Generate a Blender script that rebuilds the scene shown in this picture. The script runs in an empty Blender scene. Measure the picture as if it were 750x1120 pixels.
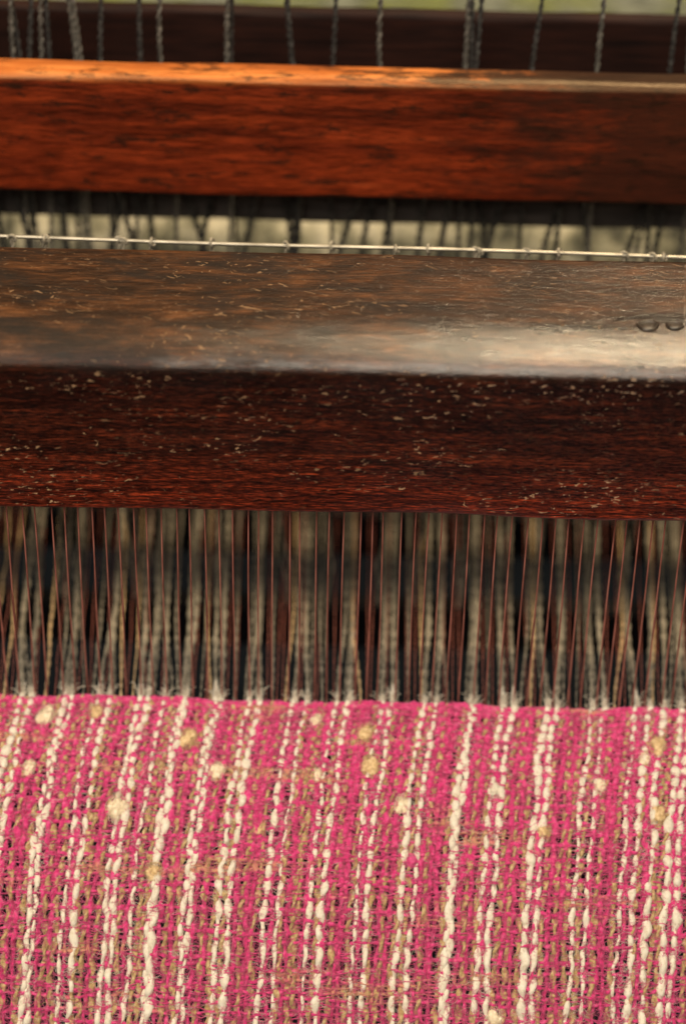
import bpy, math, random
import numpy as np
from mathutils import Matrix, Vector
random.seed(7); rng=np.random.default_rng(7)
S=0.01
scene=bpy.context.scene
col=scene.collection
# ---------------------------------------------------------------- helpers
def smooth_noise(t,f,rs,n=4):
    o=np.zeros_like(t)
    for k in range(n):
        o+=np.sin(t*f*rs.uniform(.5,1.8)*2*math.pi+rs.uniform(0,6.28))
    return o/n*1.4
def tube(P,R,k=8,ref=(0,0,1),lobes=0,lobe=0.,twist=0.):
    P=np.asarray(P,float); n=len(P)
    T=np.gradient(P,axis=0); T/=np.linalg.norm(T,axis=1)[:,None]+1e-12
    ref=np.broadcast_to(np.asarray(ref,float),(n,3))
    N=ref-(ref*T).sum(1)[:,None]*T; N/=np.linalg.norm(N,axis=1)[:,None]+1e-12
    B=np.cross(T,N)
    L=np.concatenate([[0],np.cumsum(np.linalg.norm(np.diff(P,axis=0),axis=1))])
    a=np.arange(k)/k*2*math.pi
    A=np.broadcast_to(a,(n,k))
    rr=np.broadcast_to(np.asarray(R,float).reshape(-1,1) if np.ndim(R) else R,(n,k)).copy()
    if lobes: rr=rr*(1+lobe*np.cos(lobes*A-(L*twist)[:,None]))
    V=P[:,None,:]+rr[...,None]*(np.cos(A)[...,None]*N[:,None,:]+np.sin(A)[...,None]*B[:,None,:])
    V=V.reshape(-1,3)
    i=np.arange(n-1)[:,None]*k; j=np.arange(k)[None,:]; j2=(j+1)%k
    F=np.stack([i+j,i+j2,i+k+j2,i+k+j],-1).reshape(-1,4)
    return V,F
def merge(parts):
    Vs=[];Fs=[];o=0
    for V,F in parts:
        Vs.append(V);Fs.append(F+o);o+=len(V)
    return np.concatenate(Vs),np.concatenate(Fs)
def mesh_np(name,V,F,mat):
    me=bpy.data.meshes.new(name)
    V=np.asarray(V)*S
    me.vertices.add(len(V)); me.vertices.foreach_set("co",V.astype(np.float32).ravel())
    q=F.shape[1]
    me.loops.add(F.size); me.loops.foreach_set("vertex_index",F.astype(np.int32).ravel())
    me.polygons.add(len(F)); me.polygons.foreach_set("loop_start",(np.arange(len(F))*q).astype(np.int32))
    me.polygons.foreach_set("loop_total",np.full(len(F),q,np.int32))
    me.update(calc_edges=True); me.validate()
    me.polygons.foreach_set("use_smooth",np.ones(len(me.polygons),bool))
    me.materials.append(mat)
    return me
def obj(name,me,parent=None,label=None,cat=None,group=None,kind=None):
    o=bpy.data.objects.new(name,me); col.objects.link(o)
    if parent: o.parent=parent
    if label: o["label"]=label
    if cat: o["category"]=cat
    if group: o["group"]=group
    if kind: o["kind"]=kind
    return o
# ---------------------------------------------------------------- materials
class NT:
    def __init__(s,name):
        s.m=bpy.data.materials.new(name); s.m.use_nodes=True
        s.t=s.m.node_tree; s.b=s.t.nodes["Principled BSDF"]
        tc=s.t.nodes.new("ShaderNodeTexCoord")
        mp=s.t.nodes.new("ShaderNodeMapping"); mp.inputs["Scale"].default_value=(100,100,100)
        s.l(tc.outputs["Object"],mp.inputs[0]); s.co=mp.outputs[0]
    def l(s,a,b): s.t.links.new(a,b)
    def map(s,sc,rot=(0,0,0),loc=(0,0,0)):
        src=s.co
        if any(rot):
            m0=s.t.nodes.new("ShaderNodeMapping"); m0.inputs["Rotation"].default_value=rot; s.l(src,m0.inputs[0]); src=m0.outputs[0]
        mp=s.t.nodes.new("ShaderNodeMapping"); mp.inputs["Scale"].default_value=sc
        mp.inputs["Location"].default_value=loc
        s.l(src,mp.inputs[0]); return mp.outputs[0]
    def noise(s,sc,detail=4,rough=.5,dist=0,**k):
        n=s.t.nodes.new("ShaderNodeTexNoise"); s.l(s.map(sc,**k),n.inputs["Vector"])
        n.inputs["Scale"].default_value=1; n.inputs["Detail"].default_value=detail
        n.inputs["Roughness"].default_value=rough; n.inputs["Distortion"].default_value=dist
        return n.outputs["Fac"]
    def ramp(s,f,stops):
        r=s.t.nodes.new("ShaderNodeValToRGB"); s.l(f,r.inputs[0])
        e=r.color_ramp.elements
        while len(e)<len(stops): e.new(.5)
        for x,(p,c) in zip(e,stops):
            x.position=p; x.color=(*c,1) if len(c)==3 else c
        return r.outputs[0]
    def bw(s,f,a,b): return s.ramp(f,[(a,(0,0,0)),(b,(1,1,1))])
    def mix(s,f,a,b,mode='MIX'):
        n=s.t.nodes.new("ShaderNodeMix"); n.data_type='RGBA'; n.blend_type=mode
        for v,i in ((f,0),(a,6),(b,7)):
            if hasattr(v,'links') : s.l(v,n.inputs[i])
            elif i==0: n.inputs[0].default_value=v
            else: n.inputs[i].default_value=(*v,1)
        return n.outputs[2]
    def math(s,op,a,b,clamp=False):
        n=s.t.nodes.new("ShaderNodeMath"); n.operation=op; n.use_clamp=clamp
        for v,i in ((a,0),(b,1)):
            if hasattr(v,'links'): s.l(v,n.inputs[i])
            else: n.inputs[i].default_value=v
        return n.outputs[0]
    def bump(s,h,strength,dist,coat=0):
        n=s.t.nodes.new("ShaderNodeBump"); s.l(h,n.inputs["Height"])
        n.inputs["Strength"].default_value=strength; n.inputs["Distance"].default_value=dist*S
        s.l(n.outputs[0],s.b.inputs["Normal"])
        if coat:
            n2=s.t.nodes.new("ShaderNodeBump"); s.l(h,n2.inputs["Height"])
            n2.inputs["Strength"].default_value=coat; n2.inputs["Distance"].default_value=dist*S
            s.l(n2.outputs[0],s.b.inputs["Coat Normal"])
    def sep(s):
        n=s.t.nodes.new("ShaderNodeSeparateXYZ"); s.l(s.co,n.inputs[0]); return n.outputs

def yarn_mat(name,a,b,c,sheen=.4,patch=None,sc=1.,bmp=.8):
    t=NT(name)
    f=t.noise((6*sc,6*sc,6*sc),5,.65)
    base=t.ramp(f,[(.3,a),(.5,b),(.72,c)])
    if patch:
        g=t.noise((.14,1.0,1.0),3,.6)
        base=t.mix(t.math('MULTIPLY',t.bw(g,.60,.68),.8),base,patch)
    t.l(base,t.b.inputs["Base Color"])
    t.b.inputs["Roughness"].default_value=.85
    t.b.inputs["Specular IOR Level"].default_value=.2
    t.b.inputs["Sheen Weight"].default_value=sheen
    t.b.inputs["Sheen Roughness"].default_value=.5
    t.bump(t.noise((28,28,28),3,.6),bmp,.04)
    return t.m
M_white=yarn_mat("cream_wool",(.64,.55,.41),(.85,.77,.62),(.92,.87,.75))
M_beige=yarn_mat("beige_wool",(.66,.53,.34),(.86,.73,.52),(.93,.83,.65),.3,sc=1.2,bmp=.3)
M_tan=yarn_mat("tan_wool",(.46,.30,.13),(.74,.53,.28),(.86,.68,.42),.2,sc=1.2,bmp=.3)
M_olive=yarn_mat("olive_wool",(.18,.11,.05),(.50,.33,.15),(.78,.60,.34),.25)
M_pink=yarn_mat("pink_wool",(.54,.03,.15),(.74,.075,.26),(.90,.22,.42),.35)
M_weft=yarn_mat("pink_weft_wool",(.44,.02,.11),(.71,.048,.215),(.86,.16,.36),.25,patch=(.60,.34,.17))
M_shadeW=yarn_mat("shaded_cream_wool",(.06,.055,.042),(.17,.15,.115),(.44,.39,.31),.05)  # shaded copy of the cream wool, the shade mixed into its colour
M_midW=yarn_mat("half_shaded_wool_and_cord",(.10,.09,.068),(.25,.22,.165),(.50,.45,.36),.05)  # lighter copy with shade in its colour; also the pale rod cords
M_rust=yarn_mat("rust_wool",(.20,.05,.035),(.38,.11,.08),(.48,.19,.14),.1)
M_cord=yarn_mat("dark_cord",(.010,.010,.010),(.03,.029,.028),(.15,.145,.135),.0)
M_cordpale=yarn_mat("pale_cord",(.03,.028,.025),(.09,.086,.075),(.32,.30,.26),.0)

# dark worn beam
t=NT("dark_worn_wood"); X,Y,Z=t.sep()[:3]
g1=t.noise((.10,3.4,3.4),8,.72,.05)
g2=t.noise((2.4,32,32),4,.65)
g3=t.noise((.8,13,13),5,.7,.05)
front=t.ramp(g1,[(.32,(.008,.003,.002)),(.50,(.026,.007,.004)),(.68,(.085,.021,.009))])
front=t.mix(.95,front,t.ramp(g2,[(.38,(.10,.08,.07)),(.5,(.75,.7,.65)),(.61,(3.4,2.9,2.4))]),'MULTIPLY')
front=t.mix(.8,front,t.ramp(g3,[(.38,(.3,.27,.25)),(.6,(1.6,1.45,1.4))]),'MULTIPLY')
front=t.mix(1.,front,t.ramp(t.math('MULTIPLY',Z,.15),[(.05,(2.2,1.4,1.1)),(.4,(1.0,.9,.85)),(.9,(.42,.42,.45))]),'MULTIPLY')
gt=t.noise((.35,1.3,1.3),8,.72,.3)
top=t.ramp(gt,[(.3,(.008,.005,.003)),(.48,(.028,.013,.006)),(.62,(.08,.034,.013)),(.78,(.16,.075,.03))])
top=t.mix(.8,top,t.ramp(g3,[(.36,(.3,.27,.25)),(.65,(1.7,1.55,1.4))]),'MULTIPLY')
sm=t.bw(t.noise((.16,.5,.5),5,.65,.6,loc=(3,1,4)),.50,.62)
top=t.mix(t.math('MULTIPLY',sm,.75),top,(.008,.006,.005))
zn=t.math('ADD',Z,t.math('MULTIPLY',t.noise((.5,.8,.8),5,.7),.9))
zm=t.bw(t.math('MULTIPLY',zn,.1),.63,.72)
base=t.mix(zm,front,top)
spm=t.bw(t.noise((.22,.45,.45),3,.5),.46,.60)
sp=t.bw(t.noise((2.6,7.5,7.5),3,.6,.5,rot=(0,.1,.15)),.63,.665)
spb=t.bw(t.noise((1.1,3.6,3.6),4,.7,1.0,rot=(0,-.3,.3)),.69,.72)
spk=t.math('MAXIMUM',t.math('MULTIPLY',sp,spm),spb)
spk=t.math('MULTIPLY',spk,t.math('SUBTRACT',1.0,t.math('MULTIPLY',zm,.8)))
base=t.mix(t.math('MULTIPLY',spk,.85),base,(.50,.31,.17))
scm=t.bw(t.noise((.15,.4,.4),3,.5,loc=(9,2,2)),.44,.60)
sc1=t.bw(t.noise((.20,6,6),2,.4,.6,rot=(.0,.35,.35)),.68,.70)
sc2=t.bw(t.noise((.25,7,7),2,.4,.6,rot=(.3,-.6,-.7)),.69,.71)
sc=t.math('MULTIPLY',t.math('MULTIPLY',t.math('MAXIMUM',sc1,sc2),scm),t.math('ADD',t.math('MULTIPLY',zm,.65),.1))
base=t.mix(t.math('MULTIPLY',sc,.8),base,(.28,.17,.09))
t.l(base,t.b.inputs["Base Color"])
t.l(t.math('ADD',t.math('ADD',t.math('MULTIPLY',t.noise((.7,3,3),6,.7),.3),.24),t.math('MULTIPLY',sm,.15)),t.b.inputs["Roughness"])
t.b.inputs["Specular IOR Level"].default_value=.18
pol=t.math('ADD',t.math('MULTIPLY',X,.034),t.math('MULTIPLY',t.noise((.4,1.6,1.6),7,.75),.95))
t.l(t.ramp(pol,[(.25,(.05,.05,.05)),(.72,(1,1,1))]),t.b.inputs["Coat Weight"]); t.b.inputs["Coat Roughness"].default_value=.17
t.b.inputs["Coat IOR"].default_value=1.7
h=t.math('ADD',t.math('MULTIPLY',g3,.7),t.math('ADD',t.math('MULTIPLY',t.noise((.8,3,3),7,.75),1.5),t.math('MULTIPLY',t.math('ADD',spk,sc),-1.3)))
h=t.math('ADD',h,t.math('MULTIPLY',g2,.35))
t.bump(h,.55,.05,.42)
M_beam=t.m
# orange beam
t=NT("varnished_red_wood"); X,Y,Z=t.sep()[:3]
g1=t.noise((.14,1.9,1.9),8,.70,.05)
g2=t.noise((1.0,17,17),4,.65)
c=t.ramp(g1,[(.30,(.022,.005,.003)),(.45,(.10,.014,.005)),(.6,(.20,.028,.007)),(.78,(.27,.048,.013))])
c=t.mix(.9,c,t.ramp(g2,[(.36,(.25,.2,.18)),(.62,(1.5,1.4,1.35))]),'MULTIPLY')
tz=t.bw(t.math('MULTIPLY',t.math('ADD',Z,t.math('MULTIPLY',t.noise((.4,1,1),4),.35)),.05),.534,.549)
top_glint=t.ramp(g1,[(.3,(.14,.03,.007)),(.5,(.42,.12,.025)),(.7,(.66,.26,.07))])  # orange highlight of the top edge, painted into the base colour
c=t.mix(tz,c,top_glint)
xm=t.math('ADD',t.math('MULTIPLY',X,.04),t.math('MULTIPLY',t.noise((.35,1.2,1.2),6,.7),.9))
c=t.mix(t.math('MULTIPLY',t.bw(xm,.62,.86),.85),c,(.025,.009,.006))
tx=t.math('MULTIPLY',tz,t.bw(t.math('ADD',t.math('MULTIPLY',X,.022),t.noise((.5,3,3),6,.75)),.53,.60))
c=t.mix(t.math('MULTIPLY',tx,.94),c,(.022,.010,.006))
dk=t.bw(t.noise((.45,1.8,1.8),7,.8,.3,loc=(5,2,1)),.53,.60)
c=t.mix(t.math('MULTIPLY',dk,.85),c,(.014,.006,.004))
t.l(c,t.b.inputs["Base Color"])
t.l(t.math('ADD',t.math('MULTIPLY',g1,.4),.17),t.b.inputs["Roughness"])
t.b.inputs["Specular IOR Level"].default_value=.4
t.b.inputs["Specular Tint"].default_value=(1,.72,.42,1)
t.bump(t.math('ADD',g2,t.noise((.5,2,2),4)),.35,.05)
M_orange=t.m
def plain_wood(name,a,b,r=.5,sp=.3):
    t=NT(name); g=t.noise((.3,4,4),6,.6)
    t.l(t.ramp(g,[(.3,a),(.7,b)]),t.b.inputs["Base Color"]); t.b.inputs["Roughness"].default_value=r
    t.b.inputs["Specular IOR Level"].default_value=sp
    t.bump(g,.4,.05); return t.m
M_dark=plain_wood("stained_dark_wood",(.005,.003,.003),(.028,.010,.007),.6,.1)
M_black=plain_wood("blackened_wood",(.003,.003,.004),(.008,.008,.010),.6,.1)
M_bar=plain_wood("grey_brown_wood",(.03,.028,.027),(.10,.09,.085),.6,.1)
t=NT("steel_wire"); g=t.noise((1,6,6),4)
t.l(t.ramp(g,[(.3,(.22,.20,.16)),(.7,(.52,.48,.39))]),t.b.inputs["Base Color"])
t.b.inputs["Metallic"].default_value=.9; t.b.inputs["Roughness"].default_value=.45; M_steel=t.m
t=NT("nail_iron"); g=t.noise((6,6,6),4)
t.l(t.ramp(g,[(.3,(.01,.008,.006)),(.7,(.05,.035,.025))]),t.b.inputs["Base Color"])
t.b.inputs["Roughness"].default_value=.4; M_nail=t.m
t=NT("reed_wire_reflection"); g=t.noise((2,2,1.2),4)
t.l(t.ramp(g,[(.3,(.20,.065,.048)),(.7,(.42,.165,.13))]),t.b.inputs["Base Color"])  # reddish reflection of the pink cloth put into the wire colour
t.b.inputs["Metallic"].default_value=.1; t.b.inputs["Roughness"].default_value=.4; M_reed=t.m
t=NT("floor_boards"); g=t.noise((.02,.3,.3),6)
t.l(t.ramp(g,[(.3,(.004,.006,.010)),(.7,(.010,.015,.022))]),t.b.inputs["Base Color"]); t.b.inputs["Roughness"].default_value=.9
t.b.inputs["Specular IOR Level"].default_value=.1; M_floor=t.m
t=NT("wound_green_yarn"); g=t.noise((.30,1,1),5,.6)
t.l(t.ramp(g,[(.38,(.02,.024,.02)),(.46,(.22,.23,.17)),(.52,(.04,.045,.022)),(.60,(.19,.21,.05)),(.7,(.03,.04,.015))]),t.b.inputs["Base Color"]); t.b.inputs["Roughness"].default_value=.8
t.bump(t.noise((9,.4,.4),2),.6,.1); M_wound=t.m
t=NT("pale_filler_yarn"); g=t.noise((.5,.5,.5),4,.6)
t.l(t.ramp(g,[(.38,(.05,.05,.035)),(.5,(.26,.25,.17)),(.64,(.62,.58,.44))]),t.b.inputs["Base Color"]); t.b.inputs["Roughness"].default_value=.85
t.bump(t.noise((6,.4,.4),2),.7,.15); M_pale=t.m
# ---------------------------------------------------------------- beams
def beam(name,y0,y1,z0,z1,radii,mat,x0=-30,x1=30,nseg=240,wob=.03,parent=None,**kw):
    cs=[(y0,z0,1,1),(y0,z1,1,-1),(y1,z1,-1,-1),(y1,z0,-1,1)]
    prof=[]
    angs=[(1.5*math.pi,math.pi),(math.pi,.5*math.pi),(.5*math.pi,0),(0,-.5*math.pi)]
    for (cy,cz,sy,sz),r,(a0,a1) in zip(cs,radii,angs):
        ry,rz=r if isinstance(r,tuple) else (r,r)
        oy=cy+sy*ry; oz=cz+sz*rz
        for q in range(15):
            a=a0+(a1-a0)*q/14; prof.append((oy+ry*math.cos(a),oz+rz*math.sin(a)))
    pr=[]
    for i,p in enumerate(prof):
        q=prof[(i+1)%len(prof)]; d=math.dist(p,q); n=max(1,int(d/.5))
        for k in range(n): pr.append((p[0]+(q[0]-p[0])*k/n,p[1]+(q[1]-p[1])*k/n))
    pr=np.array(pr); k=len(pr)
    xs=np.linspace(x0,x1,nseg+1)
    rs=np.random.default_rng(int(round(abs(y0*7+z0)*10)))
    cen=pr.mean(0); dirs=pr-cen; dirs/=np.linalg.norm(dirs,axis=1)[:,None]
    V=np.zeros((nseg+1,k,3)); V[...,0]=xs[:,None]
    d=np.zeros((nseg+1,k))
    for q in range(6):
        d+=np.sin(xs[:,None]*rs.uniform(.1,.8)+np.arange(k)[None]/k*6.28*rs.integers(1,5)+rs.uniform(0,6))
    d*=wob/2.4
    V[...,1]=pr[None,:,0]+dirs[None,:,0]*d; V[...,2]=pr[None,:,1]+dirs[None,:,1]*d
    i=np.arange(nseg)[:,None]*k; j=np.arange(k)[None]; j2=(j+1)%k
    F=np.stack([i+j,i+j2,i+k+j2,i+k+j],-1).reshape(-1,4)
    V=V.reshape(-1,3)
    n=len(V); V=np.vstack([V,[[x0,*cen],[x1,*cen]]])
    jj=np.arange(0,k-k%2,2)
    capA=np.stack([np.full(len(jj),n),(jj+2)%k,jj+1,jj],-1)
    b=nseg*k; capB=np.stack([np.full(len(jj),n+1),b+jj,b+jj+1,b+(jj+2)%k],-1)
    F=np.vstack([F,capA,capB])
    return obj(name,mesh_np(name,V,F,mat),parent=parent,**kw)

beater=obj("beater",None,label="dark worn wooden loom beater with upright reed over pink cloth",cat="loom beater")
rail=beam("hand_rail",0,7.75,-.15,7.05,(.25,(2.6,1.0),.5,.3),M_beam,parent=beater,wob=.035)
for k,(cx,cy,rr) in enumerate(((11.15,2.45,.32),(12.15,2.5,.26))):
    a=np.linspace(0,2*math.pi,32,endpoint=False)
    prof=[(.02,.0),(.45,.01),(.7,.0),(.74,-.05),(.8,.03),(.95,.05),(1.08,.02),(1.15,-.1)]
    V=np.array([[cx+rr*p*math.cos(q)*1.15*(1+.1*math.sin(3*q+k)),cy+rr*p*math.sin(q),7.06+z] for p,z in prof for q in a])
    n=32; i=np.arange(len(prof)-1)[:,None]*n; j=np.arange(n)[None]; j2=(j+1)%n
    F=np.stack([i+j,i+n+j,i+n+j2,i+j2],-1).reshape(-1,4)
    obj("nail_head",mesh_np("nail_head",V,F,M_nail),parent=rail)
reed=beam("reed",1.25,1.75,-11.6,-11.2,(.1,.1,.1,.1),M_dark,parent=beater,nseg=40,wob=0)
zz=np.linspace(-11.3,.4,24)
for i,x in enumerate(np.arange(-21,21.01,.54)):
    rs=np.random.default_rng(i+50)
    P=np.stack([x+rs.normal(0,.05)+.015*np.sin(zz*.5+i),np.full_like(zz,.85),zz],-1)
    V,F=tube(P,.032,6,(0,1,0))
    V[:,1]=.85+(V[:,1]-.85)*2.2
    obj("reed_wire",mesh_np("reed_wire",V,F,M_reed),parent=reed)
beam("sill",.95,2.4,-14,-11.7,(.2,.2,.2,.2),M_dark,parent=beater,nseg=40)

sh=obj("heddle_shaft",None,label="varnished red brown wooden heddle shaft with worn top edge and painted-in orange highlight",cat="heddle shaft")
beam("upper_bar",15,16.6,5.5,10.9,(.25,(.5,.35),.4,.25),M_orange,parent=sh,wob=.02)
beam("lower_bar",15.2,16.4,-18.6,-16.2,(.2,.2,.2,.2),M_black,parent=sh,wob=.03)
sh2=obj("heddle_shaft",None,label="dark stained wooden heddle shaft hung with cord heddles",cat="heddle shaft")
beam("upper_bar",21,21.8,8.2,11.25,(.25,.3,.3,.25),M_dark,parent=sh2)
beam("lower_bar",21.2,22.4,-17.5,-15,(.2,.2,.2,.2),M_black,parent=sh2)
beam("heddle_bar",19.4,20.4,2.0,4.6,(.2,.2,.2,.2),M_bar,label="thin grey brown wooden heddle bar between cord heddles",cat="heddle bar")
xs=np.linspace(-28,28,160)
P=np.stack([xs,10+0*xs,5.95-.008*xs+.03*np.sin(xs*.3)],-1)
V,F=tube(P,.075,10,(0,0,1))
obj("steel_rod",mesh_np("steel_rod",V,F,M_steel),label="thin dull steel rod carrying looped heddle cords",cat="metal rod")
# ---------------------------------------------------------------- heddles
def heddle_mesh(seed,ztop,zbot,yoff,thick,mat,ringr=None,pitch=.9,y_eye=-9.9):
    rs=np.random.default_rng(seed)
    z=np.linspace(ztop,zbot,300); t=(z-zbot)/(ztop-zbot)
    wx=smooth_noise(t*10,.14,rs)*.22; wy=smooth_noise(t*10,.12,rs)*.1
    eye=np.exp(-((z-y_eye)/.7)**2)
    parts=[]
    for sgn in (-1,1):
        P=np.stack([wx+sgn*eye*.18,yoff+wy+0*z,z],-1)
        a=z/pitch*2*math.pi+(0 if sgn>0 else math.pi)
        P[:,0]+=np.cos(a)*thick*.9*(1-eye); P[:,1]+=np.sin(a)*thick*.9*(1-eye)
        parts.append(tube(P,thick*(.85+.12*smooth_noise(z,.4,rs)),6,(0,1,0.01)))
    if ringr:
        a=np.linspace(0,2*math.pi*1.15,26)
        P=np.stack([wx[0]+.12*np.sin(a*.5)+.22*(a/6.28-.5),ringr*np.cos(a),ztop+ringr*np.sin(a)],-1)
        parts.append(tube(P,thick*1.1,6,(1,0,0.01)))
    V,F=merge(parts); return mesh_np("heddle",V,F,mat)
variants=[heddle_mesh(s,16,-12,0,.064,M_cord if s%3 else M_cordpale) for s in range(7)]
lbl="twisted dark cord heddle hanging past the wooden shafts"
px=[12,28,62,85,105,137,180,240,318,358,483,507,700,745,40,70,20,92,560,322,420,640,497,250]
hx=[(p-375)/28.8*1.13 for p in px]+[-19.5,-18,19,20.5,-16.5]
for i,x in enumerate(hx):
    o=obj("heddle",variants[i%7],label=lbl,cat="heddle",group="cord heddles on the loom")
    o.location=(x*S,(18.3+random.uniform(-.3,.45))*S,random.uniform(-.6,.6)*S); o.rotation_euler=(0,math.radians(random.uniform(-3,3)),random.uniform(-.5,.5))
var2=[heddle_mesh(s+20,4.9,-12,0,.085,M_cord) for s in range(6)]
for i in range(34):
    x=-21+i*1.26+random.uniform(-.7,.7)
    o=obj("heddle",var2[i%6],label="short twisted dark cord heddle crossing the warp yarns",cat="heddle",group="cord heddles on the loom")
    o.location=(x*S,(18.6+random.uniform(-.3,.3))*S,random.uniform(-.3,1.0)*S); o.rotation_euler=(0,math.radians(random.uniform(-18,18)),random.uniform(-.5,.5))
var3=[heddle_mesh(s+40,5.95,-12,0,.052,M_midW,ringr=.135) for s in range(4)]
for i,p in enumerate([5,36,44,120,128,155,225,305,358,425,465,515,522,570,610,680,715,722,-60,-130,810,880]):
    x=(p-375)/28.8*1.04
    o=obj("heddle",var3[i%4],label="pale grey cord heddle looped around the steel rod",cat="heddle",group="cord heddles on the loom")
    o.location=(x*S,10*S,(-.008*x)*S); o.rotation_euler=(0,0,random.uniform(-.9,.9))
# ---------------------------------------------------------------- cloth
ZF=-10.0
ds=.02; sg=np.arange(0,22.5,ds)
u=np.clip(sg/15,0,1); phi=np.radians(16+42*(1-(1-u)**1.6))
Yg=.6-np.concatenate([[0],np.cumsum(np.cos(phi[:-1])*ds)]); Zg=ZF-np.concatenate([[0],np.cumsum(np.sin(phi[:-1])*ds)])
def lean(s): return 1.3*np.exp(-s/7.0)
def cloth_pt(x0,s,h):
    y=np.interp(s,sg,Yg); z=np.interp(s,sg,Zg); p=np.interp(s,sg,phi)
    x=x0+lean(s)
    h=h+.10*np.sin(x*.55+s*.3)+.06*np.sin(x*1.7-s*.5)
    return np.stack([x,y-h*np.sin(p),z+h*np.cos(p)],-1)
def cloth_n(s):
    p=np.interp(s,sg,phi); return np.stack([0*p,-np.sin(p),np.cos(p)],-1)
sj=[.06]
while sj[-1]<22: sj.append(sj[-1]+(.20+.28*min(1,sj[-1]/11))*random.uniform(.65,1.35))
sj=np.array(sj); NJ=len(sj)
SP=.224
N0=-79;N1=80
types={};period={}
rp=random.Random(33); i=N0; k=0
while i<N1:
    pt=rp.choice(["WpWopopo","WpWopoop","WpWoopo","WpWpopopo","WoWpoppo","WpWopWoo","WpWopopo","WWpopo"])
    for ch in pt: types[i]=ch; period[i]=k; i+=1
    k+=1
sW=np.arange(-.05,21.8,.04)
ph=np.interp(sW,sj,np.arange(NJ))
cloth_parts={'W':{}, 'o':{}}; pinkp=[]
xoff={}
loose=np.clip((sW-4.5)/8,0,1)
for i in range(N0,N1):
    ty=types[i]; rs=np.random.default_rng(1000+i)
    xoff[i]=i*SP+rs.normal(0,.04)
    c=np.cos(math.pi*(ph+i))
    if ty=='W':
        thick=min(max(.108*(1+.22*rs.normal()),.078),.15)
        R=thick*(1+.28*smooth_noise(sW,.14,rs)+.2*smooth_noise(sW,.5,rs))*(1+.16*c)
        h=.112+.045*c+.02*smooth_noise(sW,.6,rs); lob,lb,tw=2,.2,5
    elif ty=='o':
        R=.098*(1+.14*smooth_noise(sW,.5,rs))*(1+.06*c); h=.065+.06*c+.045*smooth_noise(sW,.3,rs); lob,lb,tw=2,.45,8
    else:
        R=.128*(1-.45*loose)*(1+.3*smooth_noise(sW,.35,rs)+.1*smooth_noise(sW,1.2,rs))*(1+.08*c); h=.035+.06*c+.035*smooth_noise(sW,.5,rs); lob,lb,tw=2,.22,10
    R=np.clip(R,.03,.22)
    xw=xoff[i]+.08*smooth_noise(sW,.18,rs)+.04*smooth_noise(sW,.9,rs)
    P=cloth_pt(xw,sW,h)
    g=tube(P,R,8,cloth_n(sW),lob,lb,tw*(1 if (i%3 or ty!='p') else -1))
    if ty=='p': pinkp.append(g)
    else: cloth_parts[ty].setdefault(period[i],[]).append(g)
X0=N0*SP; X1=(N1-1)*SP
xsW=np.arange(X0,X1,.05)
weft=[];thin=[]
for j,s0 in enumerate(sj):
    if s0>21.7: break
    rs=np.random.default_rng(5000+j)
    s=s0+.10*smooth_noise(xsW,.10,rs)+.05*smooth_noise(xsW,.6,rs)
    s=np.clip(s,0,22)
    c=-np.cos(math.pi*(j+xsW/SP))
    R=.060*(1+.4*smooth_noise(xsW,.12,rs)+.3*smooth_noise(xsW,.8,rs)); R=np.clip(R,.02,.13)
    weft.append(tube(cloth_pt(xsW,s,.065+.115*c),R,7,(0,-.6,.8),2,.2,14))
    for q in range(9):
        a=rs.uniform(X0,X1-6); b=a+rs.uniform(3,16)
        xx=np.arange(a,min(b,X1),.055)
        s=np.clip(s0+rs.normal(0,.13)+.13*smooth_noise(xx,.22,rs)+.05*smooth_noise(xx,1.,rs),0,22)
        h=.165+.10*smooth_noise(xx,.9,rs)
        thin.append(tube(cloth_pt(xx,s,h),np.clip(.019*(1+.5*smooth_noise(xx,.5,rs)),.008,.05),4,(0,-.6,.8)))
for j in range(5):
    rs=np.random.default_rng(7700+j); s=np.clip(.0+.06*j+.04*smooth_noise(xsW,.2,rs),0,1)
    weft.append(tube(cloth_pt(xsW,s,.10+.07*smooth_noise(xsW,1.6,rs)),np.clip(.075*(1+.4*smooth_noise(xsW,.4,rs)),.03,.13),7,(0,-.6,.8),2,.2,12))
V,F=merge(weft+pinkp+thin)
cloth=obj("woven_cloth",mesh_np("woven_cloth",V,F,M_weft),label="hot pink handwoven wool cloth with cream and olive stripes",cat="woven cloth")
for key,nm,mt in (('W',"cream_stripe",M_white),('o',"olive_stripe",M_olive)):
    for gi,pl in cloth_parts[key].items():
        V,F=merge(pl); obj(nm,mesh_np(nm,V,F,mt),parent=cloth)
Wi=[i for i in types if types[i]=='W' and N0<=i<N1]; Oi=[i for i in types if types[i]=='o' and N0<=i<N1]
Pi=[i for i in types if types[i]=='p' and N0<=i<N1]
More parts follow.
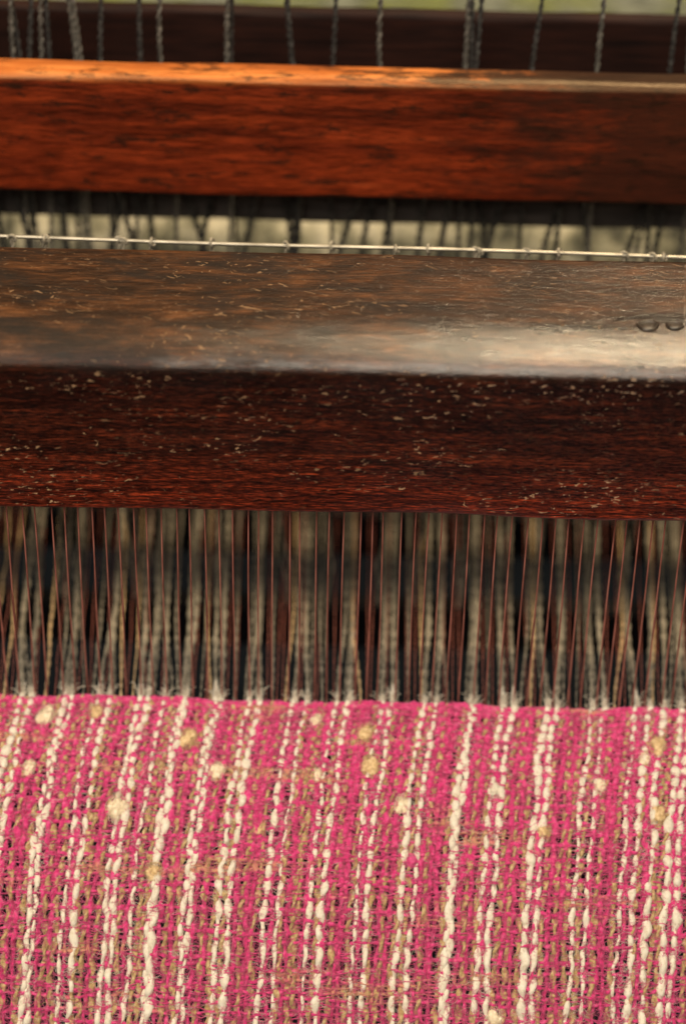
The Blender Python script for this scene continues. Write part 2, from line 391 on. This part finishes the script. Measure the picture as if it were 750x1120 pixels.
def fibres(n,seed,lo,hi,sel=None,r=.011):
    rs=np.random.default_rng(seed)
    s0=rs.uniform(0,20.5,n)
    x0=np.array([xoff[sel[int(q)]] for q in rs.integers(0,len(sel),n)])+rs.normal(0,.07,n) if sel else rs.uniform(X0,X1,n)
    L=rs.uniform(lo,hi,n); a=rs.uniform(0,6.28,n); bend=rs.normal(0,1.1,n); tt=np.linspace(0,1,5)
    ang=a[:,None]+bend[:,None]*tt
    xx=x0[:,None]+np.cumsum(np.cos(ang),1)*L[:,None]/5; ss=np.clip(s0[:,None]+np.cumsum(np.sin(ang),1)*L[:,None]/5*.8,0,22)
    H=(.09+.07*rs.random(n))[:,None]+rs.uniform(.02,.20,n)[:,None]*np.sin(tt*math.pi)
    P=cloth_pt(xx.ravel(),ss.ravel(),H.ravel()).reshape(n,5,3)
    T=np.gradient(P,axis=1); T/=np.linalg.norm(T,axis=2)[...,None]+1e-9
    ref=np.array([0,-.6,.8]); N=ref-(T@ref)[...,None]*T; N/=np.linalg.norm(N,axis=2)[...,None]+1e-9
    B=np.cross(T,N); Rr=(np.array([.35,.95,1,.95,.35])*r)[None,:,None,None]
    A=np.array([0,2.094,4.189])
    V=P[:,:,None,:]+Rr*(np.cos(A)[None,None,:,None]*N[:,:,None,:]+np.sin(A)[None,None,:,None]*B[:,:,None,:])
    V=V.reshape(-1,3)
    i=np.arange(4)[:,None]*3; j=np.arange(3)[None]; j2=(j+1)%3
    f=np.stack([i+j,i+j2,i+3+j2,i+3+j],-1).reshape(-1,4)
    F=(f[None]+(np.arange(n)*15)[:,None,None]).reshape(-1,4)
    return V,F
V,F=fibres(18000,1,.25,1.0,None,.009); V2,F2=fibres(28000,11,.2,.7,Pi,.009)
V,F=merge([(V,F),(V2,F2)])
obj("pink_fuzz",mesh_np("pink_fuzz",V,F,M_pink),parent=cloth,kind="stuff")
V,F=fibres(20000,2,.2,.6,Wi,.008); obj("cream_fuzz",mesh_np("cream_fuzz",V,F,M_white),parent=cloth,kind="stuff")
V,F=fibres(6000,3,.2,.5,Oi,.008); obj("olive_fuzz",mesh_np("olive_fuzz",V,F,M_olive),parent=cloth,kind="stuff")
def slub(x0,s0,rx,rs_,hh,seed,mat):
    # a wool nub: several overlapping soft lumps wrapped by a few loose strands
    rs=np.random.default_rng(seed); parts=[]
    nu,nv=28,18
    a=np.linspace(0,2*math.pi,nu,endpoint=False); b=np.linspace(-math.pi/2+.03,math.pi/2-.03,nv)
    A,Bv=np.meshgrid(a,b)
    D=np.stack([np.cos(Bv)*np.cos(A),np.cos(Bv)*np.sin(A),np.sin(Bv)],-1)
    i=np.arange(nv-1)[:,None]*nu; j=np.arange(nu)[None]; j2=(j+1)%nu
    F0=np.stack([i+j,i+nu+j,i+nu+j2,i+j2],-1).reshape(-1,4)
    for m in range(9):
        th=rs.uniform(0,6.28); d=rs.uniform(.1,.62) if m else 0
        cx=x0+math.cos(th)*rx*d; cs=s0+math.sin(th)*rs_*d; ch=.14+hh*(.55-.5*d)
        k1=rs.uniform(.38,.6); r=np.ones_like(A)
        for q in range(6):
            k=rs.normal(0,1,3)*rs.uniform(2,6); r+=.05*np.sin(D@k+rs.uniform(0,6))
        V=cloth_pt((cx+D[...,0]*rx*k1*r).ravel(),np.clip((cs+D[...,1]*rs_*k1*r).ravel(),0,22),(ch+D[...,2]*hh*.6*r).ravel())
        parts.append((V,F0))
    for q in range(110):
        d0=rs.normal(0,1,3); d0[2]=abs(d0[2])*.7; d0/=np.linalg.norm(d0)
        d1=d0+rs.normal(0,.5,3); tt=np.linspace(0,1,6)[:,None]
        dd=d0*(1-tt)+d1*tt; dd/=np.linalg.norm(dd,axis=1)[:,None]
        rad=(.95+.5*rs.random()*tt[:,0])
        parts.append(tube(cloth_pt(x0+dd[:,0]*rx*rad,np.clip(s0+dd[:,1]*rs_*rad,0,22),.12+hh*.4+dd[:,2]*hh*.8*rad),.009,3,(0,-.6,.8)))
    V,F=merge(parts)
    obj("wool_slub",mesh_np("wool_slub",V,F,mat),parent=cloth)
vv=(.574*Yg+.819*Zg); ww=.819*Yg-.574*Zg; pyg=560-28.8*90*vv/(90+ww)
def s_of(py): return float(np.interp(py,pyg,sg))
sl=[(30,792,.42,M_beige),(88,790,.32,M_tan),(196,815,.42,M_tan),(400,806,.4,M_tan),(407,840,.45,M_tan),(118,890,.46,M_beige),(160,957,.38,M_tan),
    (441,880,.34,M_beige),(733,886,.38,M_tan),(668,856,.3,M_beige),(738,812,.38,M_tan),(722,826,.28,M_beige),(603,905,.3,M_tan),(545,1108,.38,M_beige),
    (230,848,.36,M_beige),(451,940,.3,M_pink),(343,790,.28,M_beige),(548,862,.3,M_white),(278,910,.22,M_tan),(15,850,.3,M_beige),(700,1010,.22,M_pink),(345,850,.25,M_beige)]
for n,(ax,ay,rad,mt) in enumerate(sl):
    s0=s_of(ay); x=(ax-375)/28.8-float(lean(np.array(s0)))+ (ay-560)/28.8*.025
    slub(x,s0,rad*.8,rad*(1.05 if ay<900 else .9),rad*.5,300+n,mt)
# ---------------------------------------------------------------- unwoven warp
yy=np.concatenate([np.linspace(.55,14,170),np.linspace(14.4,60,70)])
L0=float(lean(np.array(0.)))
lab={'W':"cream wool warp yarn with painted-in shade stretched through the reed",'o':"olive twisted warp yarn stretched through the reed",'p':"thin rust pink warp yarn stretched through the reed"}
for i in range(N0,N1):
    ty=types[i]; rs=np.random.default_rng(9000+i)
    messy=.4+3.2*max(0,-i/80)**1.3
    w3=np.clip((yy-.6)/3,0,1); w8=np.clip((yy-.6)/6,0,1); w8=w8*w8*(3-2*w8)
    xo=xoff[i]
    bunch=(.20*math.sin(xo*3.3)+.16*math.sin(xo*5.1+1)+.08*math.sin(xo*8.3+2))*(0 if ty=='p' else 1)
    x=(xo+bunch*w8+L0)*(1+.006*np.clip(yy,0,20))+w3*(.03*messy*smooth_noise(yy,.06,rs)+.012*messy*smooth_noise(yy,.25,rs))+w3*rs.normal(0,.03*messy)*np.clip(yy/8,0,1.5)
    up=(1 if i%2 else -1)*rs.uniform(.1,.4)
    z=ZF+.03+up*np.where(yy<19,np.clip((yy-.6)/18,0,1),np.clip((60-yy)/41,0,1))+w3*.03*smooth_noise(yy,.1,rs)
    z+=np.clip((yy-30)/30,0,1)*2.6
    if ty=='W':
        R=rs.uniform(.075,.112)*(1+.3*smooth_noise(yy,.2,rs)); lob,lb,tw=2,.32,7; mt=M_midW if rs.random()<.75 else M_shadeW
    elif ty=='o':
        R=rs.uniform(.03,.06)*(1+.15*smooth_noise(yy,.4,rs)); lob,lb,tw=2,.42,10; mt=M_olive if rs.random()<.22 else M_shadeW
    else: R=.014*(1+.15*smooth_noise(yy,.4,rs)); lob,lb,tw=2,.2,12; mt=M_rust
    R=np.clip(R,.010,.2)
    V,F=tube(np.stack([x,yy,z],-1),R,8,(0,0,1),lob,lb,tw)
    obj("warp_yarn",mesh_np("warp_yarn",V,F,mt),label=lab[ty],cat="yarn",group="warp yarns stretched on the loom")
    if ty=='W' and abs(xoff[i])<17.5:
        le=rs.uniform(.4,1.7)
        yt=np.linspace(.45,.5+le,16); tp=np.linspace(0,1,16)
        xt=np.interp(yt,yy,x); zt=np.interp(yt,yy,z)+.02
        ps=[tube(np.stack([xt,yt,zt],-1),(.13*(1-tp)**.7+.03)*(1+.2*smooth_noise(yt,1.5,rs)),8,(0,0,1))]
        for q in range(30):
            b0=rs.uniform(.45,1.0); L_=rs.uniform(.2,.6); tq=np.linspace(0,1,5); sx=rs.normal(0,.4); sz=rs.uniform(.1,.8)
            px_=np.interp(b0,yy,x)+rs.normal(0,.06)+sx*L_*tq; py_=b0+tq*L_*.7; pz_=ZF+.1+sz*L_*np.sin(tq*2.4)
            ps.append(tube(np.stack([px_,py_,pz_],-1),.009,3,(0,0,1)))
        V,F=merge(ps); obj("cream_tuft",mesh_np("cream_tuft",V,F,M_white),parent=cloth)
a=np.linspace(-30,30,120); P=np.stack([a,0*a+64,0*a-8],-1)
V,F=tube(P,6.0+.12*np.sin(a*2.1)+.08*np.sin(a*5),32,(0,0,1))
obj("warp_beam",mesh_np("warp_beam",V,F,M_wound),label="rear loom roller wound with pale green yarn",cat="warp beam")
a=np.linspace(-30,30,300); P=np.stack([a,0*a+28,0*a-3.8+.2*np.sin(a*.4)],-1)  # added roll, its pale colour standing in for lit warp
V,F=tube(P,1.9+.18*np.sin(a*2.3)+.12*np.sin(a*5.1+1),28,(0,0,1))
obj("filler_roll",mesh_np("filler_roll",V,F,M_pale),label="added pale lumpy roll filling the gap behind the heddles",cat="filler roll")
V=np.array([[-400,-300,-75],[400,-300,-75],[400,600,-75],[-400,600,-75]],float)
obj("floor",mesh_np("floor",V,np.array([[0,1,2,3]]),M_floor),kind="structure")
# ---------------------------------------------------------------- light
w=bpy.data.worlds.new("World"); scene.world=w; w.use_nodes=True
bg=w.node_tree.nodes["Background"]; bg.inputs[0].default_value=(1,.88,.74,1); bg.inputs[1].default_value=.05
def area(name,loc,target,size,power,colr):
    l=bpy.data.lights.new(name,'AREA'); l.shape='DISK'; l.size=size*S; l.energy=power; l.color=colr
    o=bpy.data.objects.new(name,l); col.objects.link(o); o.location=Vector(loc)*S
    o.rotation_euler=(Vector(target)-Vector(loc)).to_track_quat('-Z','Y').to_euler(); return o
area("ceiling_lamp",(42,64,148),(8,2,4),20,34,(1,.78,.50))
area("room_lamp",(-30,-115,145),(0,0,-10),150,56,(1,.87,.70))
# ---------------------------------------------------------------- camera
cam=bpy.data.cameras.new("camera"); co=bpy.data.objects.new("camera",cam); col.objects.link(co)
p=math.radians(35); f=Vector((0,math.cos(p),-math.sin(p))); r=Vector((1,0,0)); up=r.cross(f)
ro=math.radians(1.3); r2=r*math.cos(ro)+up*math.sin(ro); u2=r2.cross(f)
loc=-f*90*S
m=Matrix((( r2.x,u2.x,-f.x,loc.x),(r2.y,u2.y,-f.y,loc.y),(r2.z,u2.z,-f.z,loc.z),(0,0,0,1)))
co.matrix_world=m
cam.sensor_fit='HORIZONTAL'; cam.sensor_width=24; cam.lens=24/26.04*90*1.0
cam.clip_start=.01; cam.clip_end=50
cam.dof.use_dof=True; cam.dof.focus_distance=.91; cam.dof.aperture_fstop=3.5
scene.camera=co
scene.view_settings.view_transform='Standard'; scene.view_settings.look='None'
scene.view_settings.exposure=0
